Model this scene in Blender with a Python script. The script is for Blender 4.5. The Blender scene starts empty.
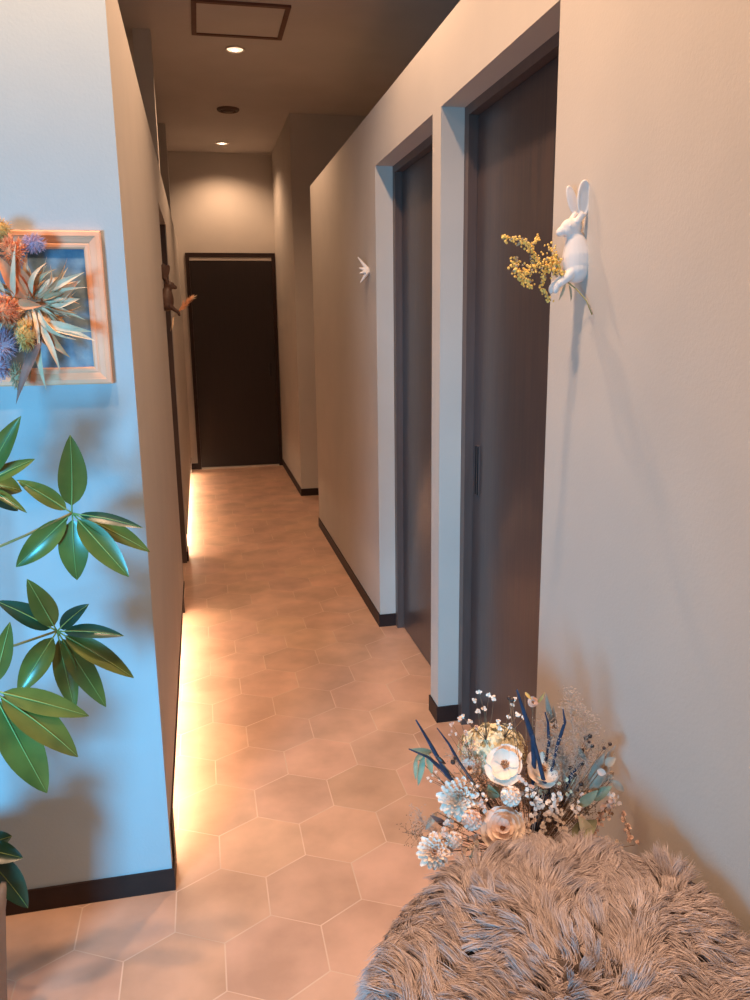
import bpy, bmesh, math, random
import numpy as np
from mathutils import Vector, Matrix
C = bpy.context.scene
COL = C.collection
PI = math.pi

# ------------------------------------------------------------------ camera
F_PX = 797.44
CAM_O = Vector((0, 0, 1.45))
R_ = Vector((0.977277, -0.211617, -0.012179))
U_ = Vector((0.057635, 0.209995, 0.976002))
FW = Vector((0.203981, 0.954526, -0.21742))
cam = bpy.data.cameras.new('camera')
cam.sensor_fit = 'VERTICAL'; cam.sensor_height = 24; cam.sensor_width = 18
cam.lens = F_PX / 1000 * 24
cam.clip_start = 0.02
camo = bpy.data.objects.new('camera', cam); COL.objects.link(camo)
m = Matrix((R_, U_, -FW)).transposed().to_4x4(); m.translation = CAM_O
camo.matrix_world = m
C.camera = camo

# ------------------------------------------------------------------ world, exposure, big lights
C.view_settings.view_transform = 'Standard'
C.view_settings.look = 'None'
C.view_settings.gamma = 1
C.view_settings.use_curve_mapping = False
C.view_settings.exposure = 0.10
w = bpy.data.worlds.new('world'); C.world = w; w.use_nodes = True
bg = w.node_tree.nodes['Background']
bg.inputs[0].default_value = (1.0, 0.92, 0.85, 1)
bg.inputs[1].default_value = 0.20

def area(name, loc, target, sx, sy, power, color, spread=180):
    l = bpy.data.lights.new(name, 'AREA'); l.shape = 'RECTANGLE'; l.size = sx; l.size_y = sy
    l.energy = power; l.color = color; l.spread = math.radians(spread)
    o = bpy.data.objects.new(name, l); COL.objects.link(o)
    o.location = loc
    d = Vector(target) - Vector(loc)
    o.rotation_euler = d.to_track_quat('-Z', 'Y').to_euler()
    return o
# daylight through the shop window behind and to the left
area('window_daylight', (-1.75, -1.45, 0.95), (-0.25, 1.9, 0.62), 0.75, 0.75, 22, (0.08, 0.56, 0.98), 58)

WARM = (0.97, 0.60, 0.365)
SPOTS = [((0.308, 5.268), 52), ((0.304, 7.843), 40), ((0.31, 2.70), 80), ((0.30, 1.42), 80), ((0.31, 0.13), 105), ((-0.48, 1.40), 92)]

# ------------------------------------------------------------------ helpers
def lin(c):
    return tuple(((v/255)/12.92 if v/255 <= .04045 else ((v/255+.055)/1.055)**2.4) for v in c)

def at(x, y, Y):
    d = FW + (x-375)/F_PX*R_ - (y-500)/F_PX*U_
    return CAM_O + d*(Y/d.y)

MATS = {}
def mat(name, rgb, rough=.6, rgb2=None, scale=8, detail=4, bump=0, bump_scale=None, metallic=0, spec=.5,
        stretch=None, sheen=0, trans=0, coat=0, attr=None, mixlo=.35, mixhi=.65):
    if name in MATS: return MATS[name]
    mt = bpy.data.materials.new(name); mt.use_nodes = True
    nt = mt.node_tree; N = nt.nodes; L = nt.links
    b = N['Principled BSDF']
    b.inputs['Roughness'].default_value = rough
    b.inputs['Metallic'].default_value = metallic
    b.inputs['Specular IOR Level'].default_value = spec
    if sheen: b.inputs['Sheen Weight'].default_value = sheen
    if coat: b.inputs['Coat Weight'].default_value = coat
    tc = N.new('ShaderNodeTexCoord'); mp = N.new('ShaderNodeMapping')
    L.new(tc.outputs['Object'], mp.inputs['Vector'])
    if stretch: mp.inputs['Scale'].default_value = stretch
    nz = N.new('ShaderNodeTexNoise'); nz.inputs['Scale'].default_value = scale; nz.inputs['Detail'].default_value = detail
    L.new(mp.outputs[0], nz.inputs['Vector'])
    mr = N.new('ShaderNodeMapRange'); mr.inputs['From Min'].default_value = mixlo; mr.inputs['From Max'].default_value = mixhi
    L.new(nz.outputs['Fac'], mr.inputs['Value'])
    mx = N.new('ShaderNodeMix'); mx.data_type = 'RGBA'
    mx.inputs['A'].default_value = (*lin(rgb), 1)
    mx.inputs['B'].default_value = (*lin(rgb2 or tuple(v*.93 for v in rgb)), 1)
    L.new(mr.outputs[0], mx.inputs['Factor'])
    out = mx.outputs['Result']
    if attr:
        at_ = N.new('ShaderNodeAttribute'); at_.attribute_name = attr
        m2 = N.new('ShaderNodeMix'); m2.data_type = 'RGBA'; m2.blend_type = 'MULTIPLY'; m2.inputs['Factor'].default_value = 1
        L.new(out, m2.inputs['A']); L.new(at_.outputs['Color'], m2.inputs['B']); out = m2.outputs['Result']
    L.new(out, b.inputs['Base Color'])
    if bump:
        nb = N.new('ShaderNodeTexNoise'); nb.inputs['Scale'].default_value = bump_scale or scale*4; nb.inputs['Detail'].default_value = 5
        L.new(mp.outputs[0], nb.inputs['Vector'])
        bp = N.new('ShaderNodeBump'); bp.inputs['Strength'].default_value = bump; bp.inputs['Distance'].default_value = .003
        L.new(nb.outputs['Fac'], bp.inputs['Height']); L.new(bp.outputs[0], b.inputs['Normal'])
    MATS[name] = mt
    return mt

def emat(name, rgb, strength):
    mt = bpy.data.materials.new(name); mt.use_nodes = True
    nt = mt.node_tree; b = nt.nodes['Principled BSDF']
    b.inputs['Base Color'].default_value = (0.8, .8, .8, 1)
    b.inputs['Emission Color'].default_value = (*rgb, 1)
    b.inputs['Emission Strength'].default_value = strength
    return mt

class MB:
    def __init__(s): s.v = []; s.f = []; s.sm = []
    def add(s, vs, fs, smooth=True):
        k = len(s.v); s.v += [tuple(p) for p in vs]; s.f += [tuple(i+k for i in f) for f in fs]; s.sm += [smooth]*len(fs); return s
    def box(s, x0, x1, y0, y1, z0, z1):
        vs = [(x, y, z) for x in (x0, x1) for y in (y0, y1) for z in (z0, z1)]
        return s.add(vs, [(0,1,3,2),(4,6,7,5),(0,4,5,1),(2,3,7,6),(0,2,6,4),(1,5,7,3)], False)
    def tube(s, pts, rad, n=8, cap=True):
        pts = [Vector(p) for p in pts]
        if not hasattr(rad, '__len__'): rad = [rad]*len(pts)
        vs = []; prev = None
        for i, p in enumerate(pts):
            t = (pts[min(i+1, len(pts)-1)] - pts[max(i-1, 0)]).normalized()
            if prev is None:
                a = t.orthogonal().normalized()
            else:
                a = (prev - t*prev.dot(t)); a = a.normalized() if a.length > 1e-6 else t.orthogonal().normalized()
            prev = a; b = t.cross(a)
            for k in range(n):
                th = 2*PI*k/n
                vs.append(p + (a*math.cos(th)+b*math.sin(th))*rad[i])
        fs = []
        for i in range(len(pts)-1):
            for k in range(n):
                k2 = (k+1) % n
                fs.append((i*n+k, i*n+k2, (i+1)*n+k2, (i+1)*n+k))
        if cap:
            fs.append(tuple(reversed(range(n)))); fs.append(tuple(range((len(pts)-1)*n, len(pts)*n)))
        return s.add(vs, fs)
    def lathe(s, prof, n=32, o=(0,0,0)):
        vs = []; fs = []
        for r, z in prof:
            for k in range(n):
                th = 2*PI*k/n; vs.append((o[0]+r*math.cos(th), o[1]+r*math.sin(th), o[2]+z))
        for i in range(len(prof)-1):
            for k in range(n):
                k2 = (k+1) % n; fs.append((i*n+k, i*n+k2, (i+1)*n+k2, (i+1)*n+k))
        return s.add(vs, fs)
    def ball(s, c, r, seg=8, rings=6, M=None):
        c = Vector(c)
        if not hasattr(r, '__len__'): r = (r, r, r)
        vs = []; fs = []
        def P(x, y, z):
            v = Vector((x*r[0], y*r[1], z*r[2]))
            if M is not None: v = M @ v
            return c + v
        vs.append(P(0, 0, 1))
        for i in range(1, rings):
            ph = PI*i/rings
            for k in range(seg):
                th = 2*PI*k/seg
                vs.append(P(math.sin(ph)*math.cos(th), math.sin(ph)*math.sin(th), math.cos(ph)))
        vs.append(P(0, 0, -1)); last = len(vs)-1
        for k in range(seg): fs.append((0, 1+k, 1+(k+1) % seg))
        for i in range(rings-2):
            a = 1+i*seg; b = a+seg
            for k in range(seg): fs.append((a+k, b+k, b+(k+1) % seg, a+(k+1) % seg))
        a = 1+(rings-2)*seg
        for k in range(seg): fs.append((a+k, last, a+(k+1) % seg))
        return s.add(vs, fs)
    def petal(s, base, tip, wid, nrm, bend=.15, cup=.15, nl=6, nw=4, shape='leaf', sb=0, twist=0):
        """curved blade from base to tip; nrm = side it faces; bend = arch along its length, cup = across it"""
        base = Vector(base); tip = Vector(tip); ax = tip-base; Ln = ax.length
        if Ln < 1e-6: return s
        a = ax/Ln; n = Vector(nrm); n = (n-a*n.dot(a))
        n = n.normalized() if n.length > 1e-4 else a.orthogonal().normalized()
        sd = a.cross(n)
        vs = []
        for i in range(nl+1):
            t = i/nl
            if shape == 'leaf': ww = math.sin(PI*min(1, t**.85))**.75*(1-.15*t)
            elif shape == 'lance': ww = (math.sin(PI*t**.6)**.9 if t < 1 else 0)
            elif shape == 'petal': ww = (.25+.75*math.sin(PI*.5*min(1, t*1.35)))*(1 if t < .75 else math.sqrt(max(0, 1-((t-.75)/.25)**2*.85)))
            elif shape == 'obov': ww = (math.sin(PI*t**1.15)**.8)*(.75+.4*t) if t < 1 else 0
            ww = max(ww, .02)*wid*.5
            tw = twist*t
            sd2 = sd*math.cos(tw)+n*math.sin(tw); n2 = n*math.cos(tw)-sd*math.sin(tw)
            ctr = base + ax*t + n*(bend*Ln*4*t*(1-t)) + sd*(sb*Ln*4*t*(1-t))
            for j in range(nw+1):
                q = j/nw*2-1
                vs.append(ctr + sd2*(q*ww) + n2*(cup*ww*(q*q)))
        fs = []
        for i in range(nl):
            for j in range(nw):
                k = i*(nw+1)+j; fs.append((k, k+1, k+nw+2, k+nw+1))
        return s.add(vs, fs)
    def build(s, name, m, parent=None, loc=None, bevel=0, M=None):
        me = bpy.data.meshes.new(name)
        v = s.v
        if M is not None: v = [tuple(M @ Vector(p)) for p in v]
        me.from_pydata(v, [], s.f); me.materials.append(m)
        me.polygons.foreach_set('use_smooth', s.sm); me.update()
        o = bpy.data.objects.new(name, me); COL.objects.link(o)
        if parent: o.parent = parent
        if loc: o.location = loc
        if bevel:
            b = o.modifiers.new('b', 'BEVEL'); b.width = bevel; b.segments = 2; b.limit_method = 'ANGLE'
        return o

def tag(o, label=None, cat=None, group=None, kind=None):
    if label: o['label'] = label
    if cat: o['category'] = cat
    if group: o['group'] = group
    if kind: o['kind'] = kind
    return o
def empty(name, loc=(0,0,0), rz=0):
    o = bpy.data.objects.new(name, None); COL.objects.link(o); o.location = loc; o.rotation_euler = (0,0,rz)
    o.empty_display_size = .1
    return o
def struct(name, mb, m, bevel=0, label=None):
    o = mb.build(name, m, bevel=bevel); o['kind'] = 'structure'
    if label: o['label'] = label
    return o
def copy_tree(o, parent=None):
    c = o.copy(); COL.objects.link(c)
    if parent: c.parent = parent
    for ch in list(o.children): copy_tree(ch, c)
    return c

# ------------------------------------------------------------------ materials
PAINT = mat('wall_paint', (196, 189, 181), .75, (190, 184, 177), 3, bump=.12, bump_scale=160)
HATCHM = mat('hatch_frame_brown', (104, 66, 52), .5)
CEIL = mat('ceiling_paint', (202, 198, 194), .85, (196, 192, 188), 3)
BASE = mat('baseboard_brown', (50, 34, 30), .55, (42, 28, 26), 20, spec=.3)
DOORM = mat('door_laminate', (74, 62, 60), .28, (60, 55, 57), 6, stretch=(12, 12, .6), bump=.05)
DOORB = mat('door_dark_brown', (38, 26, 23), .45, (33, 23, 21), 6, stretch=(12, 12, .6))
FRAMEM = mat('door_frame_brown', (92, 76, 72), .4, (84, 70, 66), 10, stretch=(6, 6, .6))
METAL = mat('dark_metal', (50, 48, 50), .35, metallic=.7)
ALU = mat('aluminium', (200, 190, 180), .4, metallic=.4)

# ------------------------------------------------------------------ setting
xR, xD, xL = .7836, .8614, -.1490
T, TL, D, H = 2.343, 2.235, 2.108, 3.048
l0, l1, l2 = 1.902, 4.031, 4.953
eY, dY, cY, bY, aY = 1.7377, 2.6013, 2.6963, 3.5821, 5.622
FY = 8.27
XO = 1.05       # back of the right partition

# floor: hexagonal tiles (pointed ends along the corridor) over a grout bed
def make_floor():
    rng = random.Random(4)
    W = .2335; S = .144; DY = .066; g = .0017
    th = math.radians(1.1); ct, st = math.cos(th), math.sin(th)
    ox, oy = -.0245, 1.818
    vs = []; fs = []; cols = []
    x0, x1, y0, y1 = -2.6, 3.0, -2.4, FY
    vs += [(x0,y0,-.0003),(x1,y0,-.0003),(x1,y1,-.0003),(x0,y1,-.0003)]; fs.append((0,1,2,3)); cols.append((-1,))
    mi = [1]
    rows = range(-24, 36)
    for r in rows:
        for c in range(-16, 18):
            cx = c*W + (W/2 if r % 2 else 0); cy = r*(S+DY)
            x = ox + cx*ct - cy*st*0.35; y = oy + cy + cx*st
            if not (x0+.13 < x < x1-.13 and y0+.15 < y < y1-.1): continue
            if x > 1.1 and y < 5.4: continue
            hw = W/2-g; hs = S/2-g*.4; hp = S/2+DY-g*1.1
            base = len(vs)
            for (px, py) in ((hw,-hs),(hw,hs),(0,hp),(-hw,hs),(-hw,-hs),(0,-hp)):
                vs.append((x+px, y+py+px*st, 0))
            fs.append(tuple(range(base, base+6))); mi.append(0)
            t = rng.uniform(.92, 1.06); cols.append((t, t*rng.uniform(.97, 1.01), t*rng.uniform(.95, 1.02)))
    me = bpy.data.meshes.new('floor'); me.from_pydata(vs, [], fs)
    fl = mat('hex_tile', (226, 184, 158), .42, (198, 160, 136), 5, detail=8, bump=.12, bump_scale=60, attr='tile')
    me.materials.append(fl); me.materials.append(mat('grout', (236, 206, 184), .9))
    me.polygons.foreach_set('material_index', mi)
    ca = me.color_attributes.new('tile', 'FLOAT_COLOR', 'CORNER')
    li = 0
    for p, c in zip(me.polygons, cols):
        cc = (1,1,1) if len(c) == 1 else c
        for k in range(p.loop_total): ca.data[p.loop_start+k].color = (*cc, 1)
    me.update()
    o = bpy.data.objects.new('floor', me); COL.objects.link(o); o['kind'] = 'structure'
    o['label'] = 'beige brown hexagonal floor tiles with pale grout'
make_floor()

struct('ceiling', MB().box(-2.6, 3.0, -2.4, FY+.12, H, H+.1), CEIL)
# right partition with two door openings, free top edge
mb = MB()
mb.box(xR, XO, -2.4, eY, 0, T)
mb.box(xR, xD, dY, cY, 0, T); mb.box(xR, XO, bY, aY, 0, T)
mb.box(xD, XO, dY, cY, 0, T) if False else None
mb.box(xR, XO, eY, dY, D, T); mb.box(xR, XO, cY, bY, D, T)
mb.box(xD, XO, dY, cY, 0, T)
struct('wall_right', mb, PAINT)
struct('wall_right_far', MB().box(.786, 3.0, 6.692, FY, 0, H), PAINT)
struct('wall_back', MB().box(-2.6, .786, FY, FY+.12, 0, H), PAINT)
struct('wall_side', MB().box(2.9, 3.0, -2.4, 6.692, 0, H), PAINT)
# rear wall of the room, a step behind the photographer
# left: wall facing the camera, and the floating partition behind it
struct('wall_front', MB().box(-2.6, xL, l0+.003, 2.015, 0, TL), PAINT)
struct('wall_front_face', MB().box(-2.6, xL, l0, l0+.003, 0, TL), mat('daylight_tinted_paint', (174, 188, 194), .75, (169, 183, 190), 3, bump=.12, bump_scale=160))  # blue cast of the daylight put into this face's paint colour
struct('wall_left', MB().box(xL-.115, xL, 2.015, l1, .16, TL), PAINT)
struct('wall_left_plinth', MB().box(xL-.115, xL-.085, 2.015, l1, 0, .16).box(xL-.085, xL-.004, l1-.02, l1, 0, .16), BASE)
struct('wall_left_lintel', MB().box(xL-.115, xL, l1, l2, D-.10, TL), PAINT)
struct('wall_left_far', MB().box(xL-.115, xL, l2, FY, .15, TL).box(xL-.115, xL, l2, l2+.13, 0, .15).box(xL-.115, xL, FY-.2, FY, 0, .15), PAINT)
struct('wall_left_far_plinth', MB().box(xL-.115, xL-.085, l2+.13, FY-.2, 0, .15), BASE)
struct('wall_left_pier_near', MB().box(-.262, -.166, 5.02, 5.14, TL, H), PAINT)
struct('wall_left_pier_far', MB().box(-.229, -.168, 7.19, 7.31, TL, H), PAINT)
struct('wall_outer_left', MB().box(-2.6, -2.5, 2.015, FY, 0, H), PAINT)
# baseboards and trims
bh, bt = .062, .006
struct('baseboard_front', MB().box(-2.6, xL+bt, l0-bt, l0, 0, bh).box(xL, xL+bt, l0, 2.015, 0, bh).box(xL, xL+bt, 1.945, 2.015, bh, .165), BASE)
struct('baseboard_right_near', MB().box(xR-bt, xR, -2.4, eY, 0, bh).box(xR-bt, xD, eY, eY+bt, 0, bh), BASE)
struct('baseboard_right_pillar', MB().box(xR-bt, xR, dY-bt, cY+bt, 0, bh).box(xR, xD, dY-bt, dY, 0, bh).box(xR, xD, cY, cY+bt, 0, bh), BASE)
struct('baseboard_right_middle', MB().box(xR-bt, xR, bY-bt, aY+bt, 0, bh).box(xR, xD, bY-bt, bY, 0, bh).box(xR, XO, aY, aY+bt, 0, bh), BASE)
struct('baseboard_right_far', MB().box(.786-bt, .786, 6.692-bt, FY, 0, bh).box(.786, 2.9, 6.692-bt, 6.692, 0, bh), BASE)
struct('baseboard_back', MB().box(xL, -.075, FY-bt, FY, 0, bh), BASE)
struct('baseboard_left_far', MB().box(xL-.115, xL+bt, l2-bt, l2, 0, bh).box(xL, xL+bt, l2, l2+.13, 0, bh), BASE)
struct('trim_1', MB().box(xL-.02, xL+.004, 2.015, l1, .150, .165), BASE)
struct('trim_2', MB().box(xL-.02, xL+.004, l2+.13, FY-.2, .140, .155), BASE)

# doors ----------------------------------------------------------------
def door_root(name, label):
    o = empty(name); o['kind'] = 'structure'; o['label'] = label; return o
def side_door(name, y0, y1, label, handle):
    r = door_root(name, label)
    fw_ = .042
    r.location = (xD, (y0+y1)/2, 0)
    M = Matrix.Translation((-xD, -(y0+y1)/2, 0))
    f = MB().box(xD, xD+.05, y0, y0+fw_, 0, D).box(xD, xD+.05, y1-fw_, y1, 0, D).box(xD, xD+.05, y0+fw_, y1-fw_, D-.03, D)
    f.build('door_frame', FRAMEM, r, M=M)
    p = MB().box(xD+.03, xD+.05, y0+fw_+.001, y1-fw_-.001, .006, D-.032).build('door_panel', DOORM, r, M=M)
    if handle:
        yh = y1-fw_-.055
        h = MB().box(xD+.0255, xD+.030, yh-.012, yh+.012, .875, 1.045)
        h.build('recessed_handle_plate', FRAMEM, r, M=M)
        h2 = MB().box(xD+.0215, xD+.0255, yh-.012, yh-.008, .878, 1.042).box(xD+.0215, xD+.0255, yh+.008, yh+.012, .878, 1.042)
        h2.build('handle_rim', METAL, r, M=M)
side_door('door_1', eY, dY, 'dark grey sliding door nearest the white rabbit on the right wall', True)
side_door('door_2', cY, bY, 'dark grey sliding door in the farther opening of the right wall', False)
r = door_root('door_3', 'very dark brown door closing the far end of the corridor')
r.location = (.345, FY, 0); M = Matrix.Translation((-.345, -FY, 0))
dx0, dx1, dz = -.085, .780, 2.13
MB().box(dx0, dx0+.035, FY-.02, FY, 0, dz).box(dx1-.035, dx1, FY-.02, FY, 0, dz).box(dx0+.035, dx1-.035, FY-.02, FY, dz-.04, dz).build('door_frame', BASE, r, M=M)
MB().box(dx0+.036, dx1-.036, FY-.010, FY-.0005, .018, dz-.075).build('door_panel', DOORB, r, M=M)
MB().box(dx0+.036, dx1-.036, FY-.014, FY-.0005, dz-.072, dz-.042).build('door_rail', ALU, r, M=M)
MB().box(dx0+.036, dx1-.036, FY-.018, FY-.0005, 0, .016).build('door_sill', ALU, r, M=M)
MB().box(dx1-.10, dx1-.075, FY-.016, FY-.010, .93, 1.07).build('handle', METAL, r, M=M)
r = door_root('door_4', 'dark brown sliding door recessed in the left partition')
r.location = (xL-.1, (l1+l2)/2, 0); M = Matrix.Translation((-(xL-.1), -(l1+l2)/2, 0))
MB().box(xL-.11, xL-.07, l1, l1+.04, 0, D-.1).box(xL-.11, xL-.004, l2-.04, l2-.007, 0, D-.1).box(xL-.11, xL-.07, l1+.04, l2-.04, D-.14, D-.1).build('door_frame', FRAMEM, r, M=M)
MB().box(xL-.105, xL-.085, l1+.041, l2-.041, .006, D-.141).build('door_panel', DOORB, r, M=M)

# under-wall light strips ------------------------------------------------
LEDM = emat('led_glow', (1.0, .70, .46), 56)
def led(y0, y1, z, label):
    r = empty('led_light_strip', (xL-.03, (y0+y1)/2, z)); tag(r, label, 'light strip', 'light strips under the floating left wall')
    MB().box(-.012, .012, -(y1-y0)/2, (y1-y0)/2, -.004, 0).build('channel', ALU, r)
    MB().box(-.009, .009, -(y1-y0)/2+.01, (y1-y0)/2-.01, -.0075, -.0042).build('glowing_diffuser', LEDM, r)
led(2.09, l1-.03, .150, 'glowing warm light strip under the near left wall, beside the blue-lit corner')
led(l2+.16, FY-.25, .140, 'glowing warm light strip under the far left wall, near the dark end door')

# ceiling fittings --------------------------------------------------------
LENS = emat('lamp_lens', (1.0, .66, .42), 1.6)
BULB = emat('lamp_bulb', (1.0, .84, .62), 12)
WHITE = mat('white_enamel', (225, 215, 205), .4)
def downlight(x, y, power, label, cone=140):
    r = empty('downlight', (x, y, H)); tag(r, label, 'ceiling light', 'round downlights along the corridor ceiling')
    MB().lathe([(.052, 0), (.060, -.001), (.060, -.006), (.055, -.009), (.050, -.006), (.047, -.002), (.047, 0)], 40).build('trim_ring', WHITE, r)
    MB().lathe([(.0005, -.0035), (.046, -.0035), (.046, -.001)], 40).build('diffuser', LENS, r)
    l = bpy.data.lights.new('lamp', 'SPOT'); l.energy = power; l.color = WARM; l.spot_size = math.radians(cone); l.spot_blend = .7
    l.shadow_soft_size = .04
    o = bpy.data.objects.new('lamp', l); COL.objects.link(o); o.location = (0, 0, -.02); o.parent = r
    MB().lathe([(.0005, -.0065), (.014, -.0062), (.017, -.005), (.017, -.0036)], 24, (.0,.012,0)).build('bulb', BULB, r)
    o.location = (0, 0, -.03)
lbls = ['round recessed downlight behind the ceiling hatch, the larger of the two glowing lamps',
        'small round recessed downlight above the dark end door',
        'round recessed downlight over the near end of the corridor, above the frame',
        'round recessed downlight in front of the blue-lit wall, outside the frame',
        'round recessed downlight over the photographer, outside the frame',
        'round recessed downlight above the umbrella plant, outside the frame']
for ((x, y), p), lb in zip(SPOTS, lbls): downlight(x, y, p, lb, 76 if y < 1 else 140)

r = empty('ceiling_hatch', (.31, 4.79, H)); tag(r, 'rectangular ceiling access hatch with a dark brown frame', 'ceiling hatch')
hx, hy, t_ = .252, .25, .026
MB().box(-hx, -hx+t_, -hy, hy, -.012, 0).box(hx-t_, hx, -hy, hy, -.012, 0).box(-hx+t_, hx-t_, -hy, -hy+t_, -.012, 0).box(-hx+t_, hx-t_, hy-t_, hy, -.012, 0).build('hatch_frame', HATCHM, r)
MB().box(-hx+t_, hx-t_, -hy+t_, hy-t_, -.005, 0).build('hatch_panel', CEIL, r)
r = empty('ceiling_vent', (.316, 6.65, H)); tag(r, 'small round brown ceiling vent between the two downlights', 'ceiling vent')
VM = mat('vent_brown', (96, 74, 62), .6)
MB().lathe([(.085, 0), (.085, -.008), (.078, -.016), (.062, -.018), (.060, -.010), (.058, 0)], 40).build('outer_ring', VM, r)
MB().lathe([(.0005, -.022), (.035, -.020), (.045, -.012), (.045, 0)], 40).build('centre_cap', VM, r)

# ------------------------------------------------------------------ picture frame and dried wreath
PINK = mat('frame_pale_wood', (246, 186, 148), .5, (236, 172, 134), 14, stretch=(1, 1, 1))
CANV = mat('blue_canvas', (140, 164, 176), .8, (66, 104, 134), 22, detail=8, bump=.5, bump_scale=50, mixlo=.3, mixhi=.7)
fx0, fx1, fz0, fz1 = -.535, -.195, 1.323, 1.650
fr = empty('picture_frame', ((fx0+fx1)/2, l0, (fz0+fz1)/2)); tag(fr, 'square picture frame of ridged pale pink wood around a mottled blue panel', 'picture frame')
hw, hz = (fx1-fx0)/2, (fz1-fz0)/2
def moulding():
    mb = MB()
    prof = [(0, 0), (0, .026), (.003, .029), (.011, .030), (.013, .028), (.0145, .028), (.017, .0265), (.023, .0235), (.025, .0215), (.0265, .0215), (.029, .0225), (.034, .0215), (.037, .018), (.038, .006)]
    n = len(prof); vs = []
    for i, (sx, sz) in enumerate(((-1,-1),(1,-1),(1,1),(-1,1))):
        for (d, e) in prof: vs.append((sx*(hw-d), -e*.55, sz*(hz-d)))
    fs = []
    for i in range(4):
        j = (i+1) % 4
        for k in range(n-1): fs.append((i*n+k, j*n+k, j*n+k+1, i*n+k+1))
    mb.add(vs, fs, False); return mb
moulding().build('moulding', PINK, fr)
MB().box(-hw+.036, hw-.036, -.004, -.001, -hz+.036, hz-.036).build('blue_backing', CANV, fr)

rng = random.Random(11)
wc = at(33, 303, l0-.045)
wr = empty('dried_flower_wreath', wc); tag(wr, 'spiky dried flower bouquet of cream leaves, orange and lilac blooms fixed on the picture frame', 'dried flowers')
CREAM = mat('dried_cream_leaf', (240, 212, 180), .7, (222, 190, 154), 30)
CREAM2 = mat('dried_grey_leaf', (216, 186, 150), .7, (184, 154, 118), 30)
DORANGE = mat('dried_orange', (236, 158, 112), .7, (222, 132, 88), 40)
DYEL = mat('dried_yellow', (232, 190, 118), .8, (216, 168, 90), 40)
DLILAC = mat('dried_lilac', (204, 180, 196), .8, (176, 154, 184), 40)
DBLUE = mat('dried_blue', (60, 130, 190), .8, (40, 100, 160), 40)
DPURP = mat('dried_mauve_leaf', (140, 112, 104), .6, (112, 88, 82), 30)
S_ = 2.15/F_PX*1.0          # metres per pixel of apparent size near this wall
px = .00243
def wv(x, y, out=0): return Vector(((x-33)*px, -out, -(y-303)*px))
# long curved leaves: direction (deg from right, ccw), length px, width px, material
for k in range(97-13):
    ang = rng.uniform(-150, 95) if k < 70 else rng.uniform(95, 210)
    a = math.radians(ang)
    L_ = rng.uniform(26, 52)*(1.0 if ang < 60 else .85)
    if ang < -60: L_ *= 1.12
    rb = rng.uniform(2, 12)
    b = wv(33+rb*math.cos(a), 303-rb*math.sin(a), rng.uniform(.0, .022)); a += rng.uniform(-.4, .4)
    t = wv(33+L_*math.cos(a), 303-L_*math.sin(a), rng.uniform(-.002, .04))
    nr = Vector((rng.uniform(-.7,.7), -1, rng.uniform(-.7,.7)))
    MB().petal(b, t, rng.uniform(2.4, 6)*px, nr, rng.uniform(-.06,.22), rng.uniform(.2,1.3), 10, 4, 'lance', sb=rng.uniform(-.17,.17), twist=rng.uniform(-2,2)).build('dried_leaf', CREAM if rng.random() < .62 else CREAM2, wr)
for (x0, y0, x1, y1, wd, m_, o0, o1) in [
    (30,300,10,262,14,DORANGE,.02,.04),(34,298,22,268,13,DORANGE,.02,.035),(30,296,16,250,10,DORANGE,.02,.03),
    (42,325,62,350,9,DORANGE,.02,.04),(55,300,74,285,10,DORANGE,.02,.035),(24,303,44,306,9,DORANGE,.045,.05),
    (40,330,14,389,9,DPURP,.03,.045),(45,322,84,336,8,CREAM,.03,.04),(45,320,82,328,8,CREAM,.03,.045),
    (48,295,80,278,6,CREAM,.03,.04),(20,300,28,255,5,CREAM,.03,.05),(14,295,2,262,5,CREAM,.03,.04),(50,305,74,300,8,CREAM,.03,.03),
    (36,328,39,378,6,CREAM,.03,.03),(32,335,26,372,5,CREAM2,.03,.03),(40,322,52,362,6,CREAM,.035,.03)]:
    MB().petal(wv(x0,y0,o0), wv(x1,y1,o1), wd*px, (rng.uniform(-.3,.3),-1,rng.uniform(-.3,.3)), .08, .4, 8, 4, 'lance', twist=rng.uniform(-.5,.5)).build('dried_leaf', m_, wr)
def fluff(c, r, n, m_, name, parent, elong=(1,1,1), ln=.35, seed=0, thin=.0009, M=None):
    rg = random.Random(seed); mb = MB()
    mb.ball(c, tuple(r*.6*e for e in elong), 10, 8)
    for i in range(n):
        d = Vector((rg.gauss(0,1), rg.gauss(0,1), rg.gauss(0,1))).normalized()
        p0 = Vector(c)+Vector((d.x*elong[0], d.y*elong[1], d.z*elong[2]))*r*.5
        p1 = Vector(c)+Vector((d.x*elong[0], d.y*elong[1], d.z*elong[2]))*r*(1+rg.uniform(-ln*.4, ln*.4))
        mb.tube([p0, (p0+p1)/2+Vector((rg.uniform(-1,1),rg.uniform(-1,1),rg.uniform(-1,1)))*r*.08, p1], [thin*1.3, thin, thin*.4], 4, True)
    return mb.build(name, m_, parent)
fluff(wv(12,310,.042), .034, 420, DORANGE, 'round_orange_bloom', wr, (1,.7,1), seed=1)
fluff(wv(28,330,.05), .026, 300, DYEL, 'yellow_bunny_tail', wr, (.75,.6,1.3), seed=2, thin=.0007)
fluff(wv(14,243,.03), .026, 260, DYEL, 'yellow_bunny_tail', wr, (1.1,.6,.9), seed=3, thin=.0007)
fluff(wv(24,262,.035), .03, 260, DORANGE, 'orange_plume', wr, (.9,.6,1.2), seed=4)
fluff(wv(40,254,.02), .024, 240, DLILAC, 'lilac_bloom', wr, (1.1,.6,.9), seed=5)
fluff(wv(6,338,.03), .034, 340, DLILAC, 'lilac_bloom', wr, (1,.6,1.1), seed=6)
fluff(wv(2,356,.02), .03, 240, DLILAC, 'lilac_bloom', wr, (.8,.6,1.1), seed=7)
fluff(wv(0,258,.01), .03, 220, DBLUE, 'blue_bloom', wr, (.8,.6,1.4), seed=8)
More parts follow.
